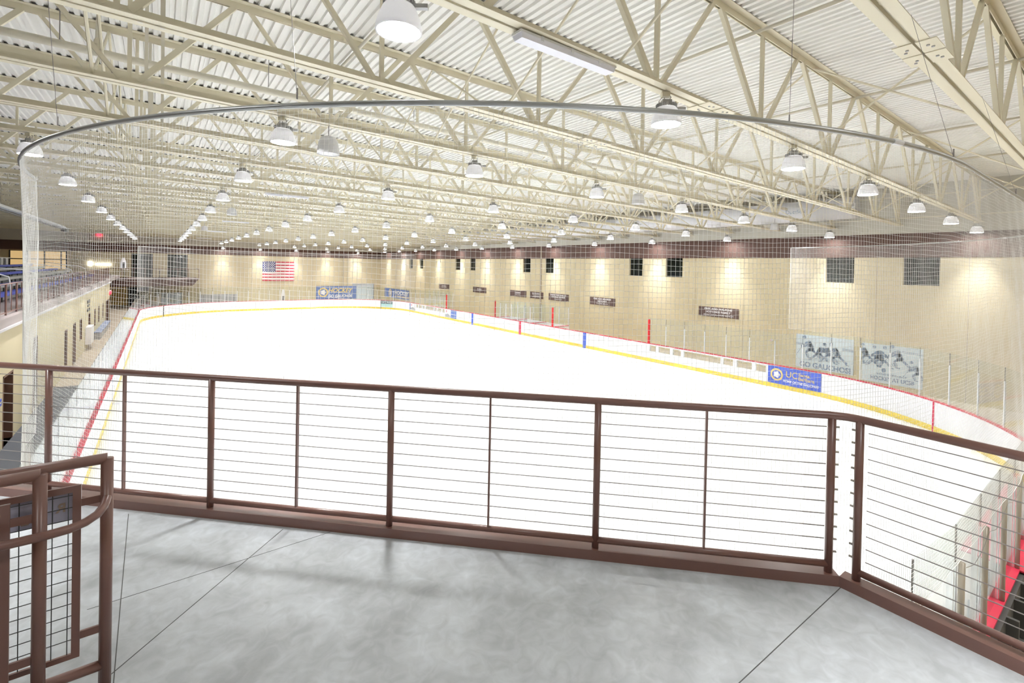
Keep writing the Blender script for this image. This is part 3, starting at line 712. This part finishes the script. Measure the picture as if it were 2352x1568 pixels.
# ------------------------------------------------------------------ trusses
TY0, TSP = -27.22, 2.8105
node = [-5.47+3.235*k for k in range(-7,8)]
def chord(zf, sgn, m, name, parent, x0=-29.5, x1=17.45):
    b = MB(); 
    for s in (-1,1):
        y0, y1 = s*.018, s*.148
        ya, yb = min(y0,y1), max(y0,y1)
        za0, za1 = zf(x0), zf(x1); t = .012*sgn
        lo0, hi0 = min(za0,za0+t), max(za0,za0+t); lo1, hi1 = min(za1,za1+t), max(za1,za1+t)
        b.hexa([(x0,ya,lo0),(x1,ya,lo1),(x1,yb,lo1),(x0,yb,lo0),(x0,ya,hi0),(x1,ya,hi1),(x1,yb,hi1),(x0,yb,hi0)])
        yc, yd = min(s*.018,s*.030), max(s*.018,s*.030); t = .127*sgn
        lo0, hi0 = min(za0,za0+t), max(za0,za0+t); lo1, hi1 = min(za1,za1+t), max(za1,za1+t)
        b.hexa([(x0,yc,lo0),(x1,yc,lo1),(x1,yd,lo1),(x0,yd,lo0),(x0,yc,hi0),(x1,yc,hi1),(x1,yd,hi1),(x0,yd,hi0)])
    return b.build(name, m, parent)
def make_truss():
    r = empty('roof_truss', (0,TY0,0), 'x', 'roof truss', 'parallel cream roof trusses')
    chord(zbot, 1, M['truss'], 'bottom_chord', r); chord(lambda x: ztop(x)-.002, -1, M['truss'], 'top_chord', r)
    zc = [(x_, ztop(x_)) for x_ in (-29.5, 17.4)]
    MB().hexa([(-29.5,-.03,zc[0][1]-.001),(17.4,-.03,zc[1][1]-.001),(17.4,.03,zc[1][1]-.001),(-29.5,.03,zc[0][1]-.001),(-29.5,-.03,zc[0][1]+.048),(17.4,-.03,zc[1][1]+.048),(17.4,.03,zc[1][1]+.048),(-29.5,.03,zc[0][1]+.048)]).build('flute_shadow', M['dgrey'], r)  # dark bar painting the shadow gaps in the deck flutes above the chord
    for x in node:
        big = .10 if x > -7 else .07
        xl, xr = x-1.6, x+1.6
        if xl > -29: MB().bar((x-.12,0,zbot(x)+.08),(xl+.1,0,ztop(xl)-.1), .07, big).build('diagonal', M['truss'], r)
        if xr < 17.4: MB().bar((x+.12,0,zbot(x)+.08),(xr-.1,0,ztop(xr)-.1), .07, .07 if x > -7 else .09).build('diagonal', M['truss'], r)
        MB().bar((x,0,zbot(x)+.05),(x,0,ztop(x)-.08), .06, .065, up=(0,1,0)).build('vertical', M['truss'], r)
    MB().bar((17.3,0,zbot(17.3)+.05),(16.2,0,ztop(16.2)-.1), .09, .09).build('diagonal', M['truss'], r)
    for x in (-11.72,-11.50): MB().bar((x,.0,zbot(x)-.02),(x,.0,ztop(x)), .05, .05, up=(0,1,0)).build('hanger_strut', M['pipe_white'], r)
    # splice plates
    for s in (-1,1):
        for k in (0,1):
            x0 = -4.35+k*.42; b = MB(); z = zbot(x0)-.014
            b.box(x0,x0+.40,min(s*.012,s*.21),max(s*.012,s*.21),z,z+.012); b.build('splice_plate', M['truss'], r)
            b = MB()
            for (a, c) in ((.17,.10),(.25,.13)): b.lathe([(.018,z-.012),(.018,z)], 8, (x0+a,s*c,0)); b.disc(.018,z-.012,8,(x0+a,s*c),False)
            b.build('bolt', M['sink'], r)
    return r
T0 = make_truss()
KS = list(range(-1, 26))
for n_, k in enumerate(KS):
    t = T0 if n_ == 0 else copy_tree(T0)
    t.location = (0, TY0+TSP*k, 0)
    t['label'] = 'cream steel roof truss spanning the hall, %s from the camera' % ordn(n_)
# bridging rods between neighbouring trusses
def make_brace():
    r = empty('cross_brace', (0,0,0), 'x', 'cross brace', 'crossed bridging rods between the roof trusses')
    for (za, zb) in ((0,1),(1,0)):
        MB().tube([(0,.05,[zbot(0)+.06,ztop(0)-.14][za]),(0,TSP-.05,[zbot(0)+.06,ztop(0)-.14][zb])], .024, 6).build('rod', M['truss'], r)
    return r
B0 = make_brace(); first = True
BX = [(-19.3,'above the bleachers'),(-12.4,'over the left boards'),(-6.4,'left of the rink middle'),(-.05,'over the rink middle'),(6.6,'right of the rink middle'),(13.1,'over the right boards')]
for n_, k in enumerate(KS[:-1]):
    for (x, lab) in BX:
        t = B0 if first else copy_tree(B0); first = False
        t.location = (x, TY0+TSP*k, SL*x); t['label'] = 'crossed cream rods %s, behind the %s truss from the camera' % (lab, ordn(n_))

# ------------------------------------------------------------------ lamps
def make_lamp():
    r = empty('high_bay_lamp', (0,0,0), 'x', 'ceiling lamp', 'round high-bay lamps hanging from the trusses')
    MB().lathe([(.215,.0),(.232,.0),(.228,.05),(.205,.14),(.165,.235),(.145,.26),(.135,.26),(.155,.23),(.195,.14),(.215,.05),(.215,0)], 28).build('lamp_shade', M['shade'], r, True)
    MB().disc(.214,.004,28,up=False).build('lens', M['lens'], r)
    b = MB().lathe([(0,.262),(.142,.262),(.142,.315),(0,.315)], 24)
    for q in range(28):
        t = 2*PI*q/28; b.bar((.14*math.cos(t),.14*math.sin(t),.29),(.16*math.cos(t),.16*math.sin(t),.29), .008, .05)
    b.build('heat_sink', M['sink'], r)
    MB().box(-.07,.07,-.05,.05,.315,.385).build('driver_box', M['sink'], r)
    b = MB(); b.box(.165,.29,-.03,.03,.235,.275); b.build('sensor_module', M['sink'], r)
    MB().box(-.08,.04,-.05,.05,.43,.50).build('junction_box', M['truss'], r)
    b = MB(); b.tube([(-.02,0,.385),(-.03,.02,.42),(0,.03,.46)], .006, 5); b.tube([(.04,0,.385),(.07,0,.43),(.03,0,.47)], .006, 5); b.tube([(-.10,0,.30),(-.12,0,.36),(-.06,0,.44)], .005, 5)
    b.build('hanging_cable', M['cable'], r)
    return r
LAMP = make_lamp(); first = True
spot = bpy.data.lights.new('lamp_beam', 'SPOT'); spot.energy = 860; spot.spot_size = math.radians(70); spot.spot_blend = 1.0; spot.shadow_soft_size = .2; spot.color = (1,1,1)
l = bpy.data.objects.new('lamp_beam', spot); COL.objects.link(l); l.location = (0,0,-.015); l.parent = LAMP
for j in range(-1, 13):  # first row is out of view, added to light the balcony
    for i in range(0, 8):
        x = -13.99+4.395*i; y = -27.22+5.621*j; z = 8.006+SL*(x+8.96)
        t = LAMP if first else copy_tree(LAMP); first = False
        t.location = (x,y,z); t.rotation_euler = (0,0,-R_yaw)
        row = ('added unseen row behind the camera' if j < 0 else '%s row from the camera' % ordn(j))
        t['label'] = 'lit round high-bay lamp in the %s, %s from the left' % (row, ordn(i))
for n_, x in enumerate((-4.75,-.23,4.46,8.97,13.6)):
    t = copy_tree(LAMP); t.rotation_euler = (0,0,0); t.location = (x,43.25,7.33); t['label'] = 'lit lamp close against the brown band of the far wall, %s from the left' % ordn(n_); t['group'] = 'lamps against the far wall'
    MB().tube([(0,0,.48),(0,0,9.3-7.33)], .02, 6).build('drop_rod', M['alu'], t)
    MB().box(-.03,.03,.0,.8,.44,.49).build('wall_bracket', M['truss'], t)
# unlit globe pendants
for (x, y, z, lab) in ((-8.74,-21.6,7.93,'beside the nearest lit lamps'),(1.65,-21.2,7.93,'over the near half of the ice'),(14.6,-19.8,7.93,'by the right wall'),(-8.7,-4.7,7.95,'over the left of the ice, middle distance'),(-8.87,10.8,7.95,'over the left of the ice, farther back'),(-23.0,38.0,8.0,'over the far end of the bleachers')):
    t = empty('unlit_pendant', (x,y,z), 'unlit pale grey bell pendant '+lab, 'pendant lamp', 'unlit bell pendants')
    MB().lathe([(.22,.0),(.215,.08),(.19,.24),(.15,.34),(.06,.37),(0,.37)], 24).build('bell', M['lensoff'], t, True)
    MB().disc(.215,.01,24,up=False).build('lower_rim', M['lensoff'], t)
    MB().tube([(0,0,.37),(0,0,.58)], .008, 6).build('cord', M['cable'], t)
# vapour-tight strip fixtures
FX = [(-27.22,'nearest the camera'),(-9.7,'second from the camera'),(7.8,'third from the camera'),(19.9,'fourth from the camera'),(37.3,'farthest from the camera')]
for (y, lab) in FX:
    z = zbot(-7.3); y = TY0+TSP*round((y-TY0)/TSP)
    t = empty('strip_light', (-7.3,y,z), 'long pale strip light fixed under a roof truss, '+lab, 'strip light', 'strip lights under the trusses')
    MB().hexa([(-.80,-.075,-.10),(.80,-.075,-.10),(.80,.075,-.10),(-.80,.075,-.10),(-.82,-.09,-.04),(.82,-.09,-.04),(.82,.09,-.04),(-.82,.09,-.04)]).build('diffuser', M['fluor'], t)
    MB().box(-.83,.83,-.095,.095,-.04,-.012).build('housing', M['shade'], t)
    for x in (-.5,0,.5): MB().box(x-.02,x+.02,-.10,-.09,-.07,-.01).build('clip', M['alu'], t)

# ------------------------------------------------------------------ pipes and duct under the roof
t = empty('sprinkler_main', (0,-19.93,9.6), 'thick cream sprinkler pipe running across the hall between trusses', 'pipe')
MB().tube([(-29,0,.2),(15.6,0,-.50)], .075, 12).build('pipe', M['pipe_white'], t, True)
for x in (-13.0,-9.6,-6.1,0,6,12): MB().tube([(x,0,0),(x,0,.8)], .008, 5).build('hanger_rod', M['cable'], t)
t2 = empty('ceiling_sprinkler', (-12.5,-19.75,9.75), 'cream sprinkler drop with cage above the thick pipe', 'sprinkler')
MB().tube([(0,.2,.7),(0,.0,.1)], .035, 8).build('drop_pipe', M['pipe_white'], t2); MB().lathe([(0,-.12),(.06,-.1),(.07,0),(.05,.08),(.03,.12)], 12).build('cage', M['truss'], t2)
for n_, (x, z) in enumerate(((-2.72,10.1),(2.47,10.1),(7.2,10.02),(11.9,9.95),(-8.2,10.2))):
    t = MB().tube([(x,-34,z),(x,43.9,z)], .035, 8).build('sprinkler_branch', M['pipe_white'], smooth=True)
    tag(t, 'slim cream sprinkler pipe running the length of the hall, %s from the left' % ['second','third','fourth','fifth','first'][n_], 'pipe', 'lengthwise sprinkler pipes')
for n_, (z) in enumerate((8.28,9.3)):
    t = MB().tube([(16.9-.0*n_,-34,z+.1),(16.9,43.9,z+.1)], .03, 8).build('wall_conduit', M['pipe_white']); tag(t, 'thin cream conduit along the right wall, %s of two' % ('lower','upper')[n_], 'conduit', 'conduits high on the right wall')
t = empty('fabric_duct', (16.35,0,8.95), 'fat pale fabric air duct running high along the right wall', 'air duct')
MB().tube([(0,-22.9,.05),(0,-14,.0),(0,0,0),(0,14,0),(0,30,0)], .55, 24).build('duct_sleeve', M['duct'], t, True)
text_obj('duct_print','DuctSox',.28,M['ink2'],t,fr(YR,(0,0,1),(-.56,-20.3,-.02)))

# ------------------------------------------------------------------ hanging safety nets
def net_path(sg, off, dens):
    """points round one rink end; sg=-1 near end, +1 far end"""
    cx, cyy = HX-RC, HY-RC; r = RC+off; P = []
    def seg(p, q):
        L = math.dist(p,q); n = max(1,round(L/dens))
        for k in range(n): P.append((p[0]+(q[0]-p[0])*k/n, p[1]+(q[1]-p[1])*k/n))
    def arc(sx, a0, a1):
        n = round(abs(a1-a0)*r/dens)
        for k in range(n):
            a = a0+(a1-a0)*k/n; P.append((sx*cx+r*math.cos(a), sg*cyy+r*math.sin(a)))
    seg((-HX-off, sg*21.6), (-HX-off, sg*cyy))
    if sg < 0: arc(-1, PI, 1.5*PI); seg((-cx,sg*(HY+off)),(cx,sg*(HY+off))); arc(1, 1.5*PI, 2*PI)
    else: arc(-1, PI, .5*PI); seg((-cx,sg*(HY+off)),(cx,sg*(HY+off))); arc(1, .5*PI, 0)
    seg((HX+off, sg*cyy), (HX+off, sg*21.3)); P.append((HX+off, sg*21.3))
    return P
def prism(mb, pts, r):
    mb.tube(pts, r, 3, caps=False)
def build_net(sg, dens, zt, zb, r, parent):
    P = net_path(sg, .075 if sg < 0 else .13, dens); m = MB(); N = len(P); rnd = random.Random(3)
    ph = [rnd.uniform(0,6.28) for _ in range(12)]
    def wob(i, z):   # slow drape of the curtain plus small slack, grows downwards
        s = i*dens; d = (zt-z)/(zt-zb)
        return (-.035+.08*max(0,min(1,(s-4)/4 if sg < 0 else 1)))*min(1,d*4)+d*(.022*math.sin(s*1.1+ph[0])+.012*math.sin(s*2.7+z*.8+ph[1]))+.004*math.sin(s*9+z*5)
    def nrm(i):
        a = P[max(0,i-1)]; b = P[min(N-1,i+1)]; d = (b[0]-a[0], b[1]-a[1]); L = math.hypot(*d); s = 1 if sg < 0 else -1
        return (s*d[1]/L, -s*d[0]/L)
    NR = [nrm(i) for i in range(N)]
    def pt(i, z, dz=0):
        o = wob(i,z); k = 0 if sg > 0 else .425*max(0,min(1,(i*dens-4)/4))*max(0,min(1,(N*dens-i*dens-1)/2)); zz = z-k*(zt-z)/(zt-zb)
        return (P[i][0]+NR[i][0]*o, P[i][1]+NR[i][1]*o, zz+dz)
    nz = round((zt-zb)/dens)
    for i in range(N): prism(m, [pt(i, zt-(zt-zb)*q/10) for q in range(11)], r)
    st = max(1, round(.11/dens))
    for q in range(nz+1):
        z = zt-(zt-zb)*q/nz; idx = list(range(0,N,st))+[N-1]
        prism(m, [pt(i, z, .006*math.sin(i*dens*3.3+ph[2])+.004*math.sin(i*dens*11+q*1.7)) for i in idx], r)
    m.build('net_mesh', M['net'], parent)
    e = MB()
    for i in (0,N-1): e.tube([pt(i, zt-(zt-zb)*q/10) for q in range(11)], .006, 5)
    e.tube([pt(i, zb) for i in list(range(0,N,6))+[N-1]], .0032, 5)
    e.build('border_rope', M['net'], parent)
    return P
ZP = 6.88
nn = empty('near_safety_net', (0,-HY,0), 'white safety netting on a curved steel pipe round the near end of the rink', 'safety net')
off_loc = Vector((0,HY,0))
def fix(o):
    for c in o.children: c.location = off_loc
P = build_net(-1, .0365, ZP-.03, 2.985, .0012, nn)
pp = [(P[i][0],P[i][1],ZP) for i in list(range(0,len(P),8))+[len(P)-1]]
MB().tube(pp, .022, 12).build('curved_pipe', M['netpipe'], nn, True)
b = MB()
for i in (330,560,760): 
    if i+4 < len(P): b.tube([(P[i][0],P[i][1],ZP),(P[i+4][0],P[i+4][1],ZP)], .026, 12)
b.build('pipe_coupling', M['alu'], nn)
for i in range(4, len(P)-4, 12): MB().tube([(P[i][0]+.0,P[i][1],ZP+.026),(P[i][0]+.002,P[i][1],ZP-.034)], .003, 4).build('tie_loop', M['net'], nn)
for c in nn.children: c.location = off_loc
for n_, (x, y) in enumerate(((-12.25,-25.85),(-10.70,-28.02),(-7.42,-30.00),(-5.1,-30.56),(-1.6,-30.58),(2.5,-30.58))):
    tx = x; ty = TY0-TSP if y < -28.6 else TY0
    o = MB().tube([(x,y,ZP),(tx,ty+.16 if abs(ty-y) > 3 else y*.3+ty*.7,zbot(tx)+.0)], .0022, 5).build('hanger_wire', M['cable'])
    MB().tube([(x,y,ZP),(x,y,ZP+.08)], .006, 6).build('turnbuckle', M['cable'], o)
    tag(o, 'thin steel wire holding up the curved net pipe, %s from the left' % ordn(n_), 'wire', 'hanger wires of the near net pipe')
fn = empty('far_safety_net', (0,HY,0), 'white safety netting hanging round the far end of the rink', 'safety net')
P = build_net(1, .10, 6.86, 2.72, .0022, fn)
MB().tube([(P[i][0],P[i][1],6.88) for i in list(range(0,len(P),6))+[len(P)-1]], .018, 8).build('curved_pipe', M['net'], fn, True)
for c in fn.children: c.location = -off_loc

# ------------------------------------------------------------------ camera balcony: slab, kerb, railing
BZ = 3.87
D45 = .7071067
def lp(s, off, z):
    """point on the diagonal railing line; s = x coordinate, off = outward shift"""
    y = -38.985-s; return (s+off*D45, y+off*D45, z)
KX, KY = -8.268, -30.717
slab = MB()
a = lp(-14.2, .08, 0); c = (KX+.09,KY+.02)
foot = [(a[0],a[1]),(c[0],c[1]),(KX+.09,-37.9),(-16.5,-37.9),(-16.5,a[1]-.5)]
n = len(foot)
slab.poly([(x,y,BZ) for x,y in foot][::-1]); slab.poly([(x,y,BZ-.2) for x,y in foot])
for q in range(n):
    p, r_ = foot[q], foot[(q+1)%n]; slab.poly([(p[0],p[1],BZ-.2),(p[0],p[1],BZ),(r_[0],r_[1],BZ),(r_[0],r_[1],BZ-.2)])
bf = struct(slab.build('floor', M['conc']))
def joint(p, q, w=.004, nm='control_joint', m='dgrey'): MB().bar((p[0],p[1],BZ+.0005),(q[0],q[1],BZ+.0005), w, .0012).build(nm, M[m], bf)
joint((-11.654,-27.459),(-11.63,-29.25)); joint((-10.801,-28.284),(-11.75,-29.20)); joint((-8.285,-30.735),(-9.62,-30.72)) ; joint((-10.55,-28.5),(-11.775,-28.528),.0025)
kb = empty('balcony_kerb', (KX,KY,BZ), 'brown steel kerb channel along the balcony floor edge below the railing', 'kerb')
def kerb(p, q, nrm):
    b = MB(); (x0,y0),(x1,y1) = p, q; nx, ny = nrm
    h = .062; w = .085
    b.hexa([(x0,y0,0),(x1,y1,0),(x1+nx*w,y1+ny*w,0),(x0+nx*w,y0+ny*w,0),(x0,y0,h),(x1,y1,h),(x1+nx*w,y1+ny*w,h),(x0+nx*w,y0+ny*w,h)])
    return b
kl = lp(-14.0,-.045,0)
MBk = kerb((kl[0]-KX,kl[1]-KY),(-.045,-.01),(D45,D45)); MBk.build('kerb_section', M['rail'], kb)
kerb((-.045,-.01),(-.045,-6.5),(1,0)).build('kerb_section', M['rail'], kb)
rl = empty('balcony_railing', (KX,KY,BZ), 'brown pipe railing with eleven steel cables along the balcony edge', 'railing')
def L(p): return (p[0]-KX,p[1]-KY,p[2]-BZ)
ZT = 4.853
top = [L(lp(-14.0,0,ZT)),L(lp(-12,0,ZT)),L(lp(-9,0,ZT)),L(lp(-8.33,0,ZT)),(-.012,-.02,ZT-BZ),(0,-.075,ZT-BZ),(0,-.3,ZT-BZ),(0,-6.5,ZT-BZ)]
MB().tube(top, .0225, 16).build('top_rail', M['rail'], rl, True)
posts = [-13.1,-12.155,-11.187,-10.236,-9.271,-8.315]; pick = [-12.63,-11.691,-10.716,-9.757,-8.811]
ZB = 3.978
for k, s in enumerate(posts):
    MB().tube([L(lp(s,0,BZ+.05)),L(lp(s,0,ZT))], .0215, 14).build('post', M['rail'], rl, True)
    if k: MB().tube([L(lp(posts[k-1],0,ZB)),L(lp(s,0,ZB))], .019, 12).build('bottom_rail', M['rail'], rl, True)
for s in pick: MB().bar(L(lp(s,0,ZB)),L(lp(s,0,ZT)), .012, .022, up=(D45,D45,0)).build('picket', M['rail'], rl)
MB().tube([(0,-.078,.05),(0,-.078,ZT-BZ)], .0215, 14).build('post', M['rail'], rl, True)
MB().tube([(0,-1.05,.05),(0,-1.05,ZT-BZ)], .0215, 14).build('post', M['rail'], rl, True)
MB().tube([(0,-.078,ZB-BZ),(0,-6.4,ZB-BZ)], .019, 12).build('bottom_rail', M['rail'], rl, True)
for q in range(11):
    z = 4.785-.0732*q
    MB().tube([L(lp(-13.9,0,z)),L(lp(-8.35,0,z))], .0028, 6).build('cable', M['cable'], rl)
    MB().tube([(0,-.12,z-BZ),(0,-6.4,z-BZ)], .0028, 6).build('cable', M['cable'], rl)
    MB().tube([L(lp(-8.42,0,z)),L(lp(-8.335,0,z))], .0035, 6).build('cable_sleeve', M['cable'], rl)
    MB().tube([L(lp(-8.30,0,z)),L(lp(-8.287,0,z))], .0065, 8).build('cable_nut', M['nut'], rl)
    MB().tube([(0,-.056,z-BZ),(0,-.040,z-BZ)], .0065, 8).build('cable_nut', M['nut'], rl)

# ------------------------------------------------------------------ stair guards in the lower left
def guard(yp, xe, lab, with_sheet=False):
    t = empty('stair_guard', (xe,yp,BZ), lab, 'railing', 'brown stair guards with wire mesh')
    zt = 4.846-BZ
    # mitred corner: post and top rail
    MB().tube([(0,0,0),(0,0,zt)], .0215, 16).build('end_post', M['rail'], t, True)
    MB().tube([(.0,0,zt),(-1.2,0,zt)], .0215, 16).build('top_rail', M['rail'], t, True)
    MB().tube([(0,0,.105),(-1.2,0,.105)], .0200, 14).build('bottom_rail', M['rail'], t, True)
    x1 = -.080; x0 = -.98
    f = MB(); w_ = .026; th = .010
    f.box(x1-w_,x1,-th/2,th/2,.176,zt-.090); f.box(x0,x0+w_,-th/2,th/2,.176,zt-.090); f.box(x0+w_,x1-w_,-th/2,th/2,zt-.090-w_,zt-.090); f.box(x0+w_,x1-w_,-th/2,th/2,.176,.176+w_*.8)
    f.build('flat_frame', M['rail'], t)
    for z in (zt-.165,.262): MB().box(x1+.0005,-.015,-th/2,th/2,z-.014,z+.016).build('frame_lug', M['rail'], t)
    b = MB(); b2 = MB()
    for k in range(18): x = x1-w_-.013-.047*k; b.tube([(x,0,.19),(x,0,zt-.1)], .0018, 5)
    for k in range(13): z = zt-.128-.0495*k; b2.tube([(x0,0,z),(x1-w_,0,z)], .0018, 5)
    b.build('upright_wires', M['frame_dark'], t); b2.build('cross_wires', M['frame_dark'], t)
    return t
gA = guard(-29.167,-11.660,'brown stair guard with wire mesh panel and wall-side handrail, the one farther from the camera')
gB = guard(-29.231,-11.853,'brown stair guard with wire mesh panel, the one nearer the camera at the left edge')
MB().tube([(-.9,-.15,.77),(-.17,-.15,.77),(-.10,-.143,.772),(-.055,-.12,.775),(-.022,-.085,.782),(-.006,-.05,.795),(0,-.02,.812),(0,0,.815)], .0165, 14).build('handrail', M['rail'], gA, True)
sh = MB().box(-12.25,-11.765,-29.150,-29.146,4.613,4.738).build('hanging_sheet', M['lav']); tag(sh, 'lavender printed sheet tied behind the mesh of the stair guard', 'sheet')
text_obj('faded_letter','R',.05,M['tan'],sh,fr((-1,0,0),(0,0,1),(-11.802,-29.152,4.667)),bold=.001)
text_obj('faded_letter','E',.05,M['tan'],sh,fr((-1,0,0),(0,0,1),(-11.905,-29.152,4.645)),bold=.001)

# ------------------------------------------------------------------ world and view
wd = bpy.data.worlds.new('hall_ambient'); S.world = wd; wd.use_nodes = True
wd.node_tree.nodes['Background'].inputs[0].default_value = (.9,.93,1,1); wd.node_tree.nodes['Background'].inputs[1].default_value = .3
S.view_settings.view_transform = 'Standard'; S.view_settings.look = 'None'; S.view_settings.gamma = 1; S.view_settings.use_curve_mapping = False
S.view_settings.exposure = 1.33
